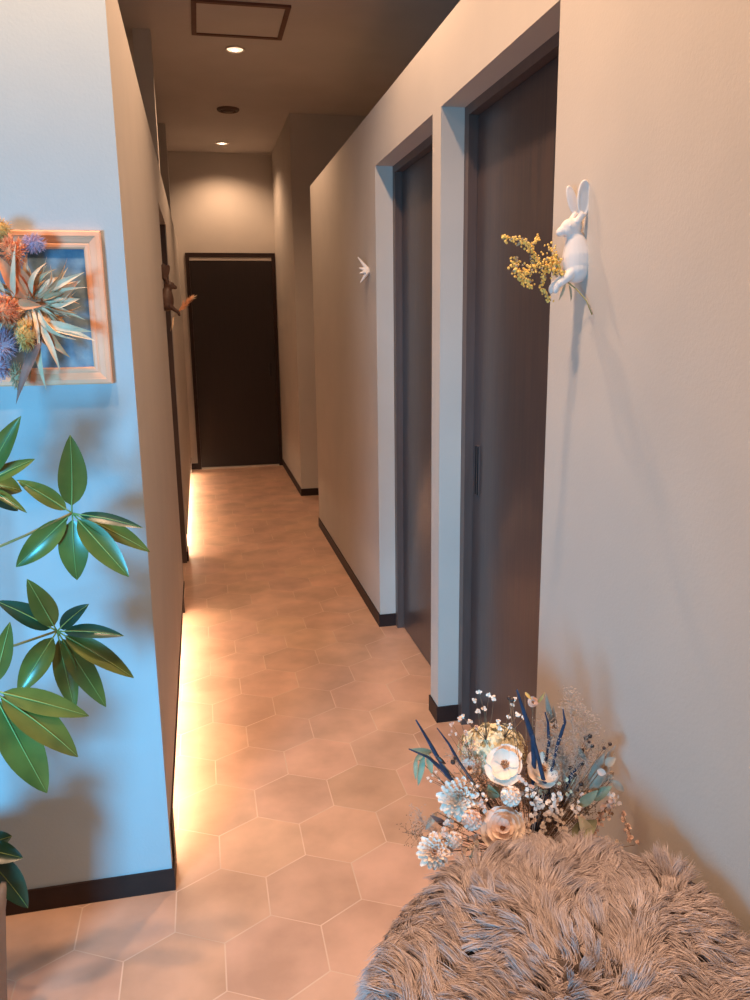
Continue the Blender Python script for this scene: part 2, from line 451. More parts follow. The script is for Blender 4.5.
fluff(wv(15,365,.02), .02, 160, CREAM2, 'grey_bloom', wr, (.8,.6,1.6), seed=9)

# ------------------------------------------------------------------ potted umbrella plant
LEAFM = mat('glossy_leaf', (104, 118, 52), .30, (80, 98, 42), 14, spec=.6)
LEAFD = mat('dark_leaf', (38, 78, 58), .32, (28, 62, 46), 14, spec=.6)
VEIN = mat('leaf_vein', (150, 172, 96), .5)
STEM = mat('plant_stem', (156, 148, 92), .5, (130, 122, 74), 20)
TRUNK = mat('plant_trunk', (104, 84, 62), .8, (80, 66, 50), 40, bump=.5)
POTM = mat('pot_grey', (160, 148, 140), .6, (150, 140, 132), 12)
pot = empty('potted_umbrella_plant', (-.612, 1.55, 0)); tag(pot, 'tall umbrella plant with glossy green fingered leaves in a grey pot', 'plant')
PO = Vector((-.612, 1.55, 0))
MB().lathe([(.0005,0),(.118,0),(.128,.01),(.150,.26),(.158,.30),(.158,.325),(.150,.330),(.140,.322),(.138,.30),(.0005,.295)], 48).build('pot', POTM, pot)
MB().lathe([(.0005,.306),(.07,.304),(.137,.299),(.137,.296),(.0005,.296)], 32).build('soil', mat('soil', (60,46,38), .95, (44,34,28), 60, bump=.8), pot)
def leaflet(base, tip, wd, m_, bend=.06, cup=.22, seed=0):
    rg = random.Random(seed)
    b = base-PO; t = tip-PO
    mid = (base+tip)/2
    view = (CAM_O-mid).normalized()
    nr = (view + Vector((rg.uniform(-.25,.25), rg.uniform(-.2,.2), .35+rg.uniform(-.2,.3)))).normalized()
    st = b + (t-b)*.10
    lf = MB(); lf.petal(st, t, wd, nr, bend, cup, 12, 6, 'leaf')
    o = lf.build('leaf', m_, pot)
    # midrib and stalklet
    a = (t-st); Ln = a.length; au = a/Ln; n = (nr-au*nr.dot(au)).normalized()
    pts = [b] + [st + a*(i/8) + n*(bend*Ln*4*(i/8)*(1-i/8)+.0006) for i in range(9)]
    MB().tube(pts, [.0018]+[.0016-.0013*i/8 for i in range(9)], 5).build('midrib', VEIN, o)
CL = {'a': ((72,513),1.64), 'b': ((57,631),1.62), 'c': ((-8,690),1.36), 'd': ((-18,484),1.62), 'e': ((-22,848),1.60), 'f': ((-66,800),1.48), 'g': ((-72,880),1.45)}
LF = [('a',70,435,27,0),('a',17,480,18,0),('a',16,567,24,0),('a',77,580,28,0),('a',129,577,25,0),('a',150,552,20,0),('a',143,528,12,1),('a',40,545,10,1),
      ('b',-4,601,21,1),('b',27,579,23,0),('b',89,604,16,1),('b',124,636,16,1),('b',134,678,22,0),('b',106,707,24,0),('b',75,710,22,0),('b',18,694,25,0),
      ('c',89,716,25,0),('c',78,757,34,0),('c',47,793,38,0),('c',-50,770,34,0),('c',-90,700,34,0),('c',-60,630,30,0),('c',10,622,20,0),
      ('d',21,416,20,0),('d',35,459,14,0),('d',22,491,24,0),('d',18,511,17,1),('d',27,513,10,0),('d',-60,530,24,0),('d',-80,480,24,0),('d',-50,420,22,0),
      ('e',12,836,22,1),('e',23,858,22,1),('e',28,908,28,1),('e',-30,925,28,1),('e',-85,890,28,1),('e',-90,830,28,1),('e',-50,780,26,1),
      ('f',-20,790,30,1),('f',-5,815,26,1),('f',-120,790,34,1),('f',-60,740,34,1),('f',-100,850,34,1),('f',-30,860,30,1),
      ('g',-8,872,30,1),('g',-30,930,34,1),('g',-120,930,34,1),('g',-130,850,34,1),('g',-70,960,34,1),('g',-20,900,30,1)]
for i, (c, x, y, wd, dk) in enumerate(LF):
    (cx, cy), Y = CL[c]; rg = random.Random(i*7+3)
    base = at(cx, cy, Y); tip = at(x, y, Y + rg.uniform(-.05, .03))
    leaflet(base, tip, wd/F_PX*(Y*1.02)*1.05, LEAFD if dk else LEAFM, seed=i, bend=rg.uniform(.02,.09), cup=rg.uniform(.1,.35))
trunk = [PO+Vector((0,0,.29)), PO+Vector((.01,.01,.55)), PO+Vector((-.01,.0,.85)), PO+Vector((.0,.01,1.10)), PO+Vector((.01,0,1.25))]
MB().tube([p-PO for p in trunk], [.013,.012,.011,.009,.006], 10).build('trunk', TRUNK, pot)
for c, zt in (('a',1.02),('b',.86),('c',.95),('d',1.2),('e',.62),('f',.72),('g',.56)):
    (cx, cy), Y = CL[c]; e = at(cx, cy, Y)-PO; s0 = Vector((0,.0,zt-.04))
    mid = (s0+e)/2 + Vector((0,0,.0)) - Vector((0,0,.03))
    MB().tube([s0, s0*.6+e*.4-Vector((0,0,.012)), s0*.25+e*.75-Vector((0,0,.008)), e], [.0042,.0032,.0028,.0026], 6).build('petiole', STEM, pot)

# ------------------------------------------------------------------ rabbit wall ornaments
CERAM = mat('white_plaster', (232, 226, 222), .55, (226, 220, 215), 20)
BRONZE = mat('brown_bronze', (84, 60, 48), .5, (72, 50, 40), 20)
def rabbit(name, m_):
    mb = MB()
    B = lambda c, r, rx=0, ry=0: mb.ball(c, r, 20, 14, Matrix.Rotation(ry, 3, 'Y') @ Matrix.Rotation(rx, 3, 'X'))
    bk = [(.010,.034,.032,.028,.034),(.011,.046,.032,.027,.034),(.013,.058,.028,.024,.032),(.015,.068,.024,.021,.030),(.018,.078,.019,.017,.026),(.021,.088,.016,.0145,.022),(.024,.096,.0145,.0135,.018)]
    bk = [tuple(p+(q-p)*k/6 for p, q in zip(a_, b_)) for a_, b_ in zip(bk, bk[1:]) for k in range(6)]
    for (x_, z_, rx_, ry_, rz_) in bk:
        B((x_,0,z_),(rx_,ry_,rz_))                        # body and neck, belly to the corridor
    B((.012,0,.022),(.028,.029,.026))                 # haunches
    B((.027,0,.1065),(.024,.016,.018), 0, .25)        # skull
    B((.046,0,.0985),(.0145,.0095,.0100), 0, .45)     # muzzle
    B((.034,.007,.100),(.014,.0075,.0115), 0, .3); B((.034,-.007,.100),(.014,.0075,.0115), 0, .3)
    for s in (-1, 1):
        mb.tube([(.022,s*.013,.022),(.038,s*.013,.006),(.050,s*.012,-.003),(.058,s*.011,-.008)], [.012,.0095,.0078,.007], 14)
        B((.060,s*.011,-.014),(.0068,.0065,.0115), 0, -.2)
        # ear: dished blade with a raised rim; the two ears stand apart
        tilt = .0 if s > 0 else .34
        cx, cz = (.008, .160) if s > 0 else (.020, .158)
        hw_, hh_ = (.0125, .034) if s > 0 else (.0085, .030)
        pts = []
        for k in range(29):
            t = k/28*2*PI; ex = hw_*math.cos(t)*(1-.18*math.sin(t)**2*(1 if math.sin(t) < 0 else 0)); ez = hh_*math.sin(t)
            pts.append((cx+ex*math.cos(tilt)+ez*math.sin(tilt), s*(.012+.03*(ez+hh_)), cz+ez*math.cos(tilt)-ex*math.sin(tilt)))
        mb.tube(pts, .0030, 10, False)
        Mx = Matrix.Rotation(tilt, 3, 'Y')
        mb.ball((cx, s*(.012+.03*hh_)-s*.001, cz), (hw_, .0026, hh_), 20, 14, Mx @ Matrix.Rotation(-s*.03, 3, 'X'))
        mb.tube([(.020,s*.009,.114),((cx+.02)/2,s*.011,.124),(cx-math.sin(tilt)*hh_*.8,s*.0125,cz-hh_*.8)], [.009,.007,.0065], 12)
    root = mb.build('rabbit_ornament', m_)
    md = root.modifiers.new('r', 'REMESH'); md.mode = 'VOXEL'; md.voxel_size = .0014; md.use_smooth_shade = True
    sm = root.modifiers.new('s', 'SMOOTH'); sm.iterations = 9; sm.factor = .5
    root.name = name
    ey = MB()
    for s in (-1, 1): ey.ball((.036, s*.0148, .108), .0022, 8, 6)
    ey.build('eyes', m_, root)
    return root
rb = rabbit('rabbit_ornament', CERAM); rb.location = (xR-.0015, 1.585, 1.528); rb.rotation_euler = (0, 0, PI)
tag(rb, 'white rabbit wall ornament with upright ears clasping yellow flowers', 'wall ornament', 'rabbit ornaments on the corridor walls')
rb2 = rabbit('rabbit_ornament', BRONZE); rb2.location = (xL+.0015, 3.88, 1.515)
rb2.scale = (1.06, 1.06, 1.06)
tag(rb2, 'dark brown rabbit wall ornament on the left wall holding an orange plume', 'wall ornament', 'rabbit ornaments on the corridor walls')

# mimosa held by the white rabbit
MIM = mat('mimosa_yellow', (252, 214, 122), .8, (244, 196, 96), 60)
MIMG = mat('mimosa_grey', (190, 172, 144), .8, (166, 150, 122), 60)
mr = empty('mimosa_sprig', (xR-.0015, 1.585, 1.528)); mr.rotation_euler = (0, 0, PI)
tag(mr, 'yellow dried mimosa sprig with a thin drooping stem held by the white rabbit', 'dried flowers')
def mp(cx, cy, d=0): return Vector(((572-cx)*.356e-3, d, (700-cy)*.313e-3))
rg = random.Random(5)
stem = MB().tube([(.004,.062,-.068), (.009,.045,-.040), (.020,.022,-.017), mp(490,708,.0), mp(430,650,.0), mp(330,610,0), mp(250,570,0)], [.0013,.0014,.0015,.0015,.0012,.001,.0008], 6)
BR = [[(430,650),(300,600),(200,650),(135,640)],[(300,600),(250,490),(180,440),(80,435)],[(250,500),(280,450),(300,415)],[(440,640),(400,540),(370,480)],
      [(330,640),(325,740),(360,790),(395,822)],[(250,620),(215,690),(250,735)],[(400,560),(430,600),(450,660)],[(300,560),(350,580),(420,560)],[(200,600),(160,570),(150,620)],[(180,650),(190,700),(245,720)]]
for i, b in enumerate(BR):
    pts = [mp(x, y, rg.uniform(-.012,.012)) for x, y in b]
    stem.tube(pts, .0007, 4)
    mb = MB(); mg = MB()
    for j in range(len(pts)-1):
        n = max(6, int((pts[j+1]-pts[j]).length/.0010))
        for k in range(n):
            p = pts[j].lerp(pts[j+1], k/n); dense = 1 if i in (0, 3, 5, 6, 7) else .55
            q = p + Vector((rg.gauss(0,.0045), rg.gauss(0,.006), rg.gauss(0,.0045)))*dense
            if i not in (2, 4): q += Vector((rg.gauss(0,.003), 0, rg.gauss(0,.003)))
            (mb if rg.random() > .12 else mg).ball(q, rg.uniform(.0018,.0030), 7, 5)
    mb.build('blossom_spray', MIM, mr)
    if mg.v: mg.build('dried_buds', MIMG, mr)
stem.build('stem', STEM, mr)
lfm = MB()
for (x, y, x2, y2) in [(200,470,235,430),(190,450,170,480),(150,560,185,545),(160,580,180,560),(210,480,240,460),(330,660,360,690),(380,640,420,670),(350,600,400,650),(470,700,440,830),(490,720,520,830)]:
    lfm.petal(mp(x,y,.004), mp(x2,y2,-.006), .006, (0,1,0.3), .1, .3, 5, 3, 'leaf')
lfm.build('grey_leaves', MIMG, mr)

# orange plume held by the brown rabbit
pr = empty('dried_plume', (xL+.0015, 3.88, 1.50)); tag(pr, 'small dried orange plume held by the brown rabbit on the left wall', 'dried flowers')
PLM = mat('plume_orange', (236, 176, 136), .8, (220, 156, 112), 50)
mb = MB(); rg = random.Random(8)
p0, p1 = Vector((.050,0,-.004)), Vector((.125,0,.072))
for k in range(130):
    t = rg.uniform(.15, .85); c = p0.lerp(p1, t); wdt = .026*math.sin(PI*min(1, t*1.05))**.7
    o_ = Vector((rg.uniform(-1,1), rg.uniform(-1,1), rg.uniform(-1,1)))*wdt*.6
    mb.tube([c, c+o_*.6+(p1-p0)*.12, c+o_+(p1-p0)*.26], [.0016,.0013,.0004], 4)
mb.build('plume_head', PLM, pr)
mb = MB().tube([p0-Vector((.030,0,.075)), p0-Vector((.018,0,.03)), p0, p1], [.001,.0012,.0012,.0008], 5)
mb.build('stem', CREAM2, pr)
mb = MB()
for k in range(7):
    q0 = p0.lerp(p1, .85); mb.petal(q0, p1+Vector((rg.uniform(.0,.03), rg.uniform(-.01,.01), rg.uniform(-.005,.02))), .004, (0,-1,.3), .05, .3, 5, 3, 'lance')
mb.petal(p0-Vector((.012,0,.01)), p0-Vector((.022,0,.07)), .006, (0,-1,0), .05, .3, 5, 3, 'lance')
mb.petal(p0-Vector((.014,0,.01)), p0-Vector((.014,0,.05)), .005, (0,-1,0), .05, .3, 5, 3, 'lance')
mb.build('pale_bracts', CREAM, pr)

# small white star-shaped ornament on the right wall
sm_ = MB(); c = Vector((0, 0, 0))
for (dx, dy, dz) in [(-.050,.005,.062),(-.046,.0,.014),(-.046,-.01,-.012),(-.040,.004,-.052),(-.02,.035,.02),(-.02,-.035,-.02)]:
    sm_.tube([c+Vector((.0,0,0)), Vector((dx*.45, dy*.5, dz*.45)), Vector((dx,dy,dz))], [.012,.0085,.0022], 10)
sm_.ball((-.006,0,0), (.012,.017,.019), 14, 10)
st_ = sm_.build('star_ornament', CERAM); st_.location = (xR-.001, 3.74, 1.682)
md = st_.modifiers.new('r', 'REMESH'); md.mode = 'VOXEL'; md.voxel_size = .002; md.use_smooth_shade = True
tag(st_, 'small white spiky starfish-like ornament fixed on the right wall before the farther door', 'wall ornament')

# ------------------------------------------------------------------ stool with a fur throw
SC = Vector((.466, .858, 0))
stool = empty('round_stool', SC); tag(stool, 'low black stool hidden under the grey brown fur throw', 'stool')
stool.scale = (.90, 1.04, 1); stool.rotation_euler = (0, 0, math.radians(-24))
BLK = mat('black_leather', (34, 31, 32), .45, bump=.2)
MB().lathe([(.0005,.42),(.250,.42),(.263,.43),(.267,.48),(.263,.520),(.245,.533),(.0005,.536)], 56).build('seat', BLK, stool)
for k in range(4):
    a = PI/4+k*PI/2
    MB().tube([(.19*math.cos(a), .19*math.sin(a), .42), (.235*math.cos(a), .235*math.sin(a), .0)], [.014,.011], 12).build('leg', METAL, stool)

throw = empty('fur_throw', SC+Vector((0,0,.545))); tag(throw, 'shaggy grey brown long-haired fur throw spread over the stool', 'fur throw')
R0 = .230
def surf(s, th):
    hang = .035 + .012*np.sin(3*th+1) + .02*np.sin(5*th)
    k = np.clip((s-.72)/.28, 0, 1); top = np.clip(s/.72, 0, 1)
    r_ = R0*top + .030*np.sin(np.minimum(k*2.2, 1)*PI/2) + .012*k
    z_ = .497 + .012*np.cos(top*PI/2) - .012*top**3 - hang*k**1.25
    wob = .006*np.sin(4*th+s*9) + .004*np.sin(9*th-s*14)
    qx, qy = r_*np.cos(th), r_*np.sin(th)*1.15
    ca_, sa_ = math.cos(math.radians(-24)), math.sin(math.radians(-24))
    return np.stack([qx*ca_-qy*sa_, qx*sa_+qy*ca_, z_-.48+wob], -1)
def make_throw():
    ns, nt_ = 26, 72
    ss = np.linspace(.004, 1, ns); tt = np.linspace(0, 2*PI, nt_, endpoint=False)
    G = surf(ss[:, None]+0*tt[None], tt[None]+0*ss[:, None]).reshape(-1, 3)
    G[:, 0] = np.minimum(G[:, 0], xR-.012-SC.x)
    fs = []
    for i in range(ns-1):
        for j in range(nt_):
            j2 = (j+1) % nt_; fs.append((i*nt_+j, i*nt_+j2, (i+1)*nt_+j2, (i+1)*nt_+j)[::-1])
    fs.append(tuple(range(nt_))[::1])
    HID = mat('hide', (92, 80, 76), .9)
    MB().add([tuple(v) for v in G], fs).build('hide', HID, throw)
    # hair in tufts
    rn = np.random.default_rng(3)
    NT, PT, NP = 3000, 24, 9
    s = np.sqrt(rn.uniform(0, 1, NT)); th = rn.uniform(0, 2*PI, NT)
    root = surf(s, th); e = 1e-3
    ds = surf(s+e, th)-root; dt = surf(s, th+e)-root
    nrm = np.cross(ds, dt); nrm /= np.linalg.norm(nrm, axis=1, keepdims=True)+1e-9
    nrm[nrm[:, 2] < -.2] *= -1
    rad = np.stack([np.cos(th), np.sin(th), 0*th], -1)
    # smooth swirl field: neighbouring tufts lean the same way
    X, Yv = root[:, 0], root[:, 1]
    ang = 1.5*np.sin(X*15+1.2)*np.cos(Yv*12+.5) + 1.1*np.sin(X*33-Yv*27) + .4*rn.normal(size=NT)
    flow = ds/(np.linalg.norm(ds, axis=1, keepdims=True)+1e-9)
    tang = dt/(np.linalg.norm(dt, axis=1, keepdims=True)+1e-9)
    mixw = (.35+.65*s)[:, None]
    back = np.array([0.15, 1.0, .0])[None]
    fl = flow*mixw + back*(1-mixw)*.6
    fl = fl*np.cos(ang)[:, None]*.8 + fl*.4 + tang*np.sin(ang)[:, None]*.8
    L = rn.uniform(.040, .060, NT)
    P = np.zeros((NT, PT, NP, 3)); 
    wav = rn.uniform(0, 2*PI, NT); wamp = rn.uniform(.0, .004, NT)
    off = rn.normal(size=(NT, PT, 3))*.0042
    r_root = root[:, None, :] + off - nrm[:, None, :]*np.sum(off*nrm[:, None, :], -1, keepdims=True)
    Lk = L[:, None]*rn.uniform(.72, 1.12, (NT, PT))
    tipoff = rn.normal(size=(NT, PT, 3))*.0022
    for i in range(NP):
        t = i/(NP-1)
        up = nrm*(.85*t-.42*t*t)[..., None] if False else nrm*(.66*t-.34*t*t)
        c = up + fl*(.25*t+.55*t*t) + np.array([0, 0, -1.])*(.10*t**2)
        wv_ = tang*(wamp*np.sin(wav+t*7))[:, None]*t
        P[:, :, i, :] = r_root*(1-.55*t)+ (root[:, None, :])*(.55*t) + c[:, None, :]*Lk[:, :, None] + wv_[:, None, :] + tipoff*t
    lim = xR-.004-SC.x
    P[..., 0] = np.where(P[..., 0] > lim-.01, lim-.01+.01*np.tanh((P[..., 0]-lim+.01)/.01), P[..., 0])
    P = P.reshape(-1, 3)
    hc = bpy.data.hair_curves.new('fur')
    hc.add_curves([NP]*(NT*PT))
    hc.attributes['position'].data.foreach_set('vector', P.astype(np.float32).ravel())
    ra = hc.attributes.get('radius') or hc.attributes.new('radius', 'FLOAT', 'POINT')
    tt_ = np.tile(np.linspace(0, 1, NP), NT*PT)
    ra.data.foreach_set('value', (.00066*(1-tt_**2)+.00010).astype(np.float32))
    # fur colour of each hair: its own shade, tuft by tuft
    ca = hc.attributes.new('shade', 'FLOAT', 'CURVE')
    sh = np.repeat(rn.uniform(0, 1, NT), PT)*.6 + rn.uniform(0, 1, NT*PT)*.4
    ca.data.foreach_set('value', sh.astype(np.float32))
    mt = bpy.data.materials.new('fur_hair'); mt.use_nodes = True; nt = mt.node_tree
    b = nt.nodes['Principled BSDF']; b.inputs['Roughness'].default_value = .55; b.inputs['Specular IOR Level'].default_value = .2
    a_ = nt.nodes.new('ShaderNodeAttribute'); a_.attribute_name = 'shade'
    mx = nt.nodes.new('ShaderNodeMix'); mx.data_type = 'RGBA'
    mx.inputs['A'].default_value = (*lin((152, 138, 136)), 1); mx.inputs['B'].default_value = (*lin((208, 193, 190)), 1)
    nt.links.new(a_.outputs['Fac'], mx.inputs['Factor']); nt.links.new(mx.outputs['Result'], b.inputs['Base Color'])
    hc.materials.append(mt)
    o = bpy.data.objects.new('fur', hc); COL.objects.link(o); o.parent = throw; o['kind'] = 'stuff'
make_throw()

# ------------------------------------------------------------------ dried flower arrangement behind the stool
VB = Vector((.60, 1.34, 0))
fa = empty('dried_flower_arrangement', VB); tag(fa, 'large arrangement of cream dried flowers with blue twigs standing behind the fur throw', 'dried flowers')
vase = empty('tall_vase', VB); tag(vase, 'plain pale vase holding the cream dried flowers behind the stool', 'vase')
MB().lathe([(.0005,.0),(.06,0),(.075,.02),(.085,.15),(.075,.27),(.058,.34),(.062,.36),(.055,.36),(.05,.335),(.0005,.33)], 40).build('body', POTM, vase)
PET = mat('petal_cream', (252, 236, 222), .7, (250, 224, 206), 30)
PETW = mat('petal_white', (252, 234, 218), .7, (250, 222, 200), 30)
PETP = mat('petal_blush', (244, 214, 196), .7, (236, 196, 176), 30)
HYD = mat('hydrangea_green', (244, 234, 204), .8, (228, 216, 180), 60)
CTR = mat('flower_centre', (176, 120, 80), .8, (140, 90, 60), 120)
BLUE = mat('blue_twig', (52, 72, 100), .8, (38, 54, 78), 40, bump=.4)
MIST = mat('mist_grass', (206, 184, 168), .8, (176, 152, 136), 60)
BERRY = mat('dark_berry', (66, 48, 44), .4)
EUC = mat('eucalyptus_leaf', (168, 166, 132), .6, (140, 140, 110), 30)
GRYL = mat('grey_dry_leaf', (176, 156, 136), .6, (146, 130, 116), 30)
DST = mat('dried_stem', (150, 120, 92), .8, (120, 92, 70), 40)
CORE = Vector((.60, 1.335, .365))
def fp(x, y, Y): return at(x, y, max(Y, 1.195)+.035)-VB
def facing(p): return (CAM_O-VB-p).normalized()
def stem_to(p, parent, r=.0014, m_=None, k=0):
    c = CORE-VB
    mid = c.lerp(p, .5)+Vector((0,0,.02))
    return MB().tube([c, mid, p], [r*1.2, r, r*.8], 5)
def stemmed(p, head):
    stem_to(p, None).build('stem', DST, head)
def open_flower(x, y, Y, rpx, m_, seed, np_=6, layers=2, cm=CTR, tilt=(0,0,0), name='open_flower'):
    rg = random.Random(seed); p = fp(x, y, Y); n = (facing(p)+Vector(tilt)).normalized(); R = rpx/F_PX*Y*1.12
    a = n.orthogonal().normalized(); b = n.cross(a); mb = MB()
    for l in range(layers):
        for k in range(np_):
            th = 2*PI*(k+.5*l)/np_ + rg.uniform(-.15,.15); d = a*math.cos(th)+b*math.sin(th)
            rr = R*(1-.22*l)*rg.uniform(.88,1.1)
            mb.petal(p+d*R*.06+n*.002*l, p+d*rr+n*R*(.18+.25*l+rg.uniform(-.12,.12)), rr*1.15, n-d*.3, -.06, .25, 6, 6, 'petal')
    o = mb.build(name, m_, fa)
    cb = MB()
    for k in range(60):
        th = rg.uniform(0, 2*PI); q = math.sqrt(rg.random())*R*.2
        cb.ball(p+(a*math.cos(th)+b*math.sin(th))*q+n*(R*.16+rg.uniform(0,.004)), .0014, 6, 4)
    cb.build('flower_centre', cm, o); stemmed(p-n*.002, o); return o
def dahlia(x, y, Y, rpx, m_, seed, name='layered_flower', layers=6):
    rg = random.Random(seed); p = fp(x, y, Y); n = (facing(p)+Vector((rg.uniform(-.3,.3),0,rg.uniform(-.1,.3)))).normalized(); R = rpx/F_PX*Y*1.12
    a = n.orthogonal().normalized(); b = n.cross(a); mb = MB()
    for l in range(layers):
        f = l/(layers-1); cnt = int(18-9*f)
        for k in range(cnt):
            th = 2*PI*(k+.5*(l % 2))/cnt + rg.uniform(-.12,.12); d = a*math.cos(th)+b*math.sin(th)
            el = math.radians(5+72*f); rr = R*(1-.38*f)*rg.uniform(.9,1.06)
            mb.petal(p, p+(d*math.cos(el)+n*math.sin(el))*rr, R*.34*(1-.3*f), n*math.cos(el)-d*math.sin(el), -.05, .7, 5, 4, 'petal')
    o = mb.build(name, m_, fa); stemmed(p, o); return o
def pompom(x, y, Y, rpx, m_, seed, name='ball_flower'):
    rg = random.Random(seed); p = fp(x, y, Y); R = rpx/F_PX*Y*1.12; mb = MB(); mb.ball(p, R*.8, 14, 10)
    N_ = 110
    for k in range(N_):
        zz = 1-2*(k+.5)/N_; th = k*2.39996; q = math.sqrt(1-zz*zz); d = Vector((q*math.cos(th), q*math.sin(th), zz))
        tdir = d.orthogonal().normalized(); tdir = (tdir*math.cos(k)+d.cross(tdir)*math.sin(k))
        mb.petal(p+d*R*.68-tdir*R*.1, p+d*R*1.02+tdir*R*.14, R*.36, d, .1, .6, 4, 3, 'petal')
    o = mb.build(name, m_, fa); stemmed(p, o); return o
open_flower(505,766,1.24,21,PETW,1,5,2,CTR,(-.1,0,.5)); open_flower(541,770,1.25,20,PETW,2,5,2,CTR,(.5,0,.3))
open_flower(503,829,1.16,24,PET,3,7,4,CTR,(0,0,.2)); dahlia(458,798,1.24,23,PET,4); dahlia(434,852,1.20,20,PET,5,layers=5)
pompom(511,796,1.20,11,PET,6); pompom(472,820,1.19,11,PETP,7); pompom(455,840,1.18,9,PET,8)
open_flower(470,768,1.30,12,PET,21,6,3); open_flower(533,702,1.27,6,PETP,9,6,3)
# hydrangea head
def hydrangea(x, y, Y, rpx, seed):
    rg = random.Random(seed); p = fp(x, y, Y); R = rpx/F_PX*Y*1.12; mb = MB(); mb.ball(p, R*.72, 14, 10)
    for k in range(230):
        d = Vector((rg.gauss(0,1), rg.gauss(0,1), rg.gauss(0,1))).normalized()
        if d.z < -.4: continue
        c = p+Vector((d.x*1.1, d.y*.9, d.z*.85))*R*rg.uniform(.85,1.02); a = d.orthogonal().normalized(); b = d.cross(a)
        for j in range(4):
            th = j*PI/2+k; e = a*math.cos(th)+b*math.sin(th)
            mb.petal(c, c+e*R*.16+d*R*.03, R*.14, d, 0, .3, 2, 2, 'petal')
    o = mb.build('hydrangea_head', HYD, fa); stemmed(p, o)
hydrangea(492,752,1.33,34,3)
# blue twigs
for pts, w0 in [([(517,690),(524,712),(533,738),(534,760)],5.5),([(533,735),(537,752),(543,778),(549,792)],4.5),([(545,712),(548,722),(549,742)],3.2),([(563,709),(565,722),(558,743)],3.6),
            ([(583,761),(572,774),(566,788),(560,812)],5),([(416,720),(428,740),(438,758),(449,776)],4.2),([(437,728),(449,744),(459,762)],3),([(409,749),(428,757),(441,768),(450,778)],3.6)]:
    Y = rng.uniform(1.17, 1.24); P_ = [fp(x, y, Y+.02*i) for i, (x, y) in enumerate(pts)]
    wd = w0/F_PX*Y*.45; n = len(P_)
    q = []
    for i in range(n-1):
        for j in range(4): q.append(P_[i].lerp(P_[i+1], j/4))
    q.append(P_[-1]); c_ = CORE-VB
    q.append(P_[-1].lerp(c_, .5)); q.append(c_)
    rr = [wd*(.45+.9*min(1, k/6)) for k in range(len(q))]
    rr[-1] = rr[-2] = .002
    MB().tube(q, rr, 7).build('blue_twig', BLUE, fa)
# small cream blossoms in strings, filling the front
def string(pts, Y, rb_, m_, seed, name, dens=2.2, spread=3.5):
    rg = random.Random(seed); mb = MB()
    for i in range(len(pts)-1):
        (x0, y0), (x1, y1) = pts[i], pts[i+1]; n = max(2, int(math.hypot(x1-x0, y1-y0)/dens))
        for k in range(n):
            t = k/n; c = fp(x0+(x1-x0)*t+rg.gauss(0,spread*.6), y0+(y1-y0)*t+rg.gauss(0,spread*.6), Y+rg.uniform(-.015,.015))
            for j in range(4):
                d = Vector((rg.gauss(0,1), rg.gauss(0,1), rg.gauss(0,1))).normalized()
                mb.petal(c-d*rb_*.3, c+d*rb_, rb_*1.5, facing(c), .1, .5, 3, 2, 'petal')
            mb.ball(c, rb_*.5, 6, 5)
    P_ = [fp(x, y, Y) for x, y in pts]
    o = mb.build(name, m_, fa)
    MB().tube(P_+[CORE-VB], .0007, 4).build('stem', DST, o)
for i, (pts, Y, m_) in enumerate([
    ([(612,802),(602,812),(598,825),(592,840)],1.21,PETP),([(622,812),(628,828),(635,845)],1.20,PETP),([(606,790),(615,800),(608,816)],1.22,PET),
    ([(540,800),(548,812),(560,822),(566,838)],1.17,PET),([(556,805),(545,820),(540,838)],1.16,PET),([(530,790),(536,806),(530,822)],1.19,PET),
    ([(575,800),(580,815),(590,830)],1.20,PET),([(600,838),(612,842),(622,850)],1.18,PET),([(478,838),(470,848),(462,856)],1.15,PET),
    ([(520,812),(526,826),(534,842)],1.16,PET),([(486,800),(482,812),(476,806)],1.2,PETP),([(560,792),(552,800),(562,815)],1.2,PET),
    ([(448,822),(440,832),(452,840)],1.2,PETP),([(583,842),(572,846),(560,846)],1.16,PET),([(614,772),(604,784),(596,790)],1.23,GRYL),
    ([(520,775),(528,783),(534,792)],1.22,PETP),([(498,852),(515,852),(530,852)],1.13,PETP)]):
    string(pts, Y, .0048, m_, i+30, 'cream_blossom_string')
# light airy white sprigs at the top
def sprig(base, tips, Y, m_, seed, name, rb_=.0036):
    rg = random.Random(seed); b = fp(*base, Y); st = MB(); heads = []
    st.tube([CORE-VB, b], .0009, 4)
    for (x, y) in tips:
        t = fp(x, y, Y+rg.uniform(-.03,.03)); mid = b.lerp(t, .5)+Vector((rg.uniform(-.006,.006),0,rg.uniform(-.004,.006)))
        st.tube([b, mid, t], [.0008,.0006,.0004], 4)
        fl_ = MB(); fl_.ball(t, rb_*.55, 6, 5)
        for j in range(9):
            d = Vector((rg.gauss(0,1), rg.gauss(0,1), rg.gauss(0,1))).normalized()
            fl_.petal(t, t+d*rb_*1.7, rb_*1.3, facing(t), .1, .5, 3, 2, 'petal')
        heads.append(fl_)
    o = st.build(name, DST, fa)
    for h_ in heads: h_.build('floret', m_, o)
sprig((486,740), [(479,692),(489,695),(475,700),(494,698),(484,709),(478,712),(462,716),(470,722)], 1.30, PETW, 1, 'white_sprig')
sprig((505,738), [(512,705),(518,714),(524,718),(508,718),(498,722),(515,700),(500,728),(510,726)], 1.30, PETW, 2, 'white_sprig')
sprig((470,752), [(460,719),(452,724),(476,728),(466,733)], 1.31, PETP, 3, 'white_sprig')
sprig((450,790), [(432,776),(440,780),(431,781),(436,772),(428,778)], 1.30, PETW, 5, 'white_sprig', .002)
sprig((470,760), [(452,731),(456,734),(450,735),(466,742),(474,742)], 1.30, PETP, 6, 'white_sprig', .002)
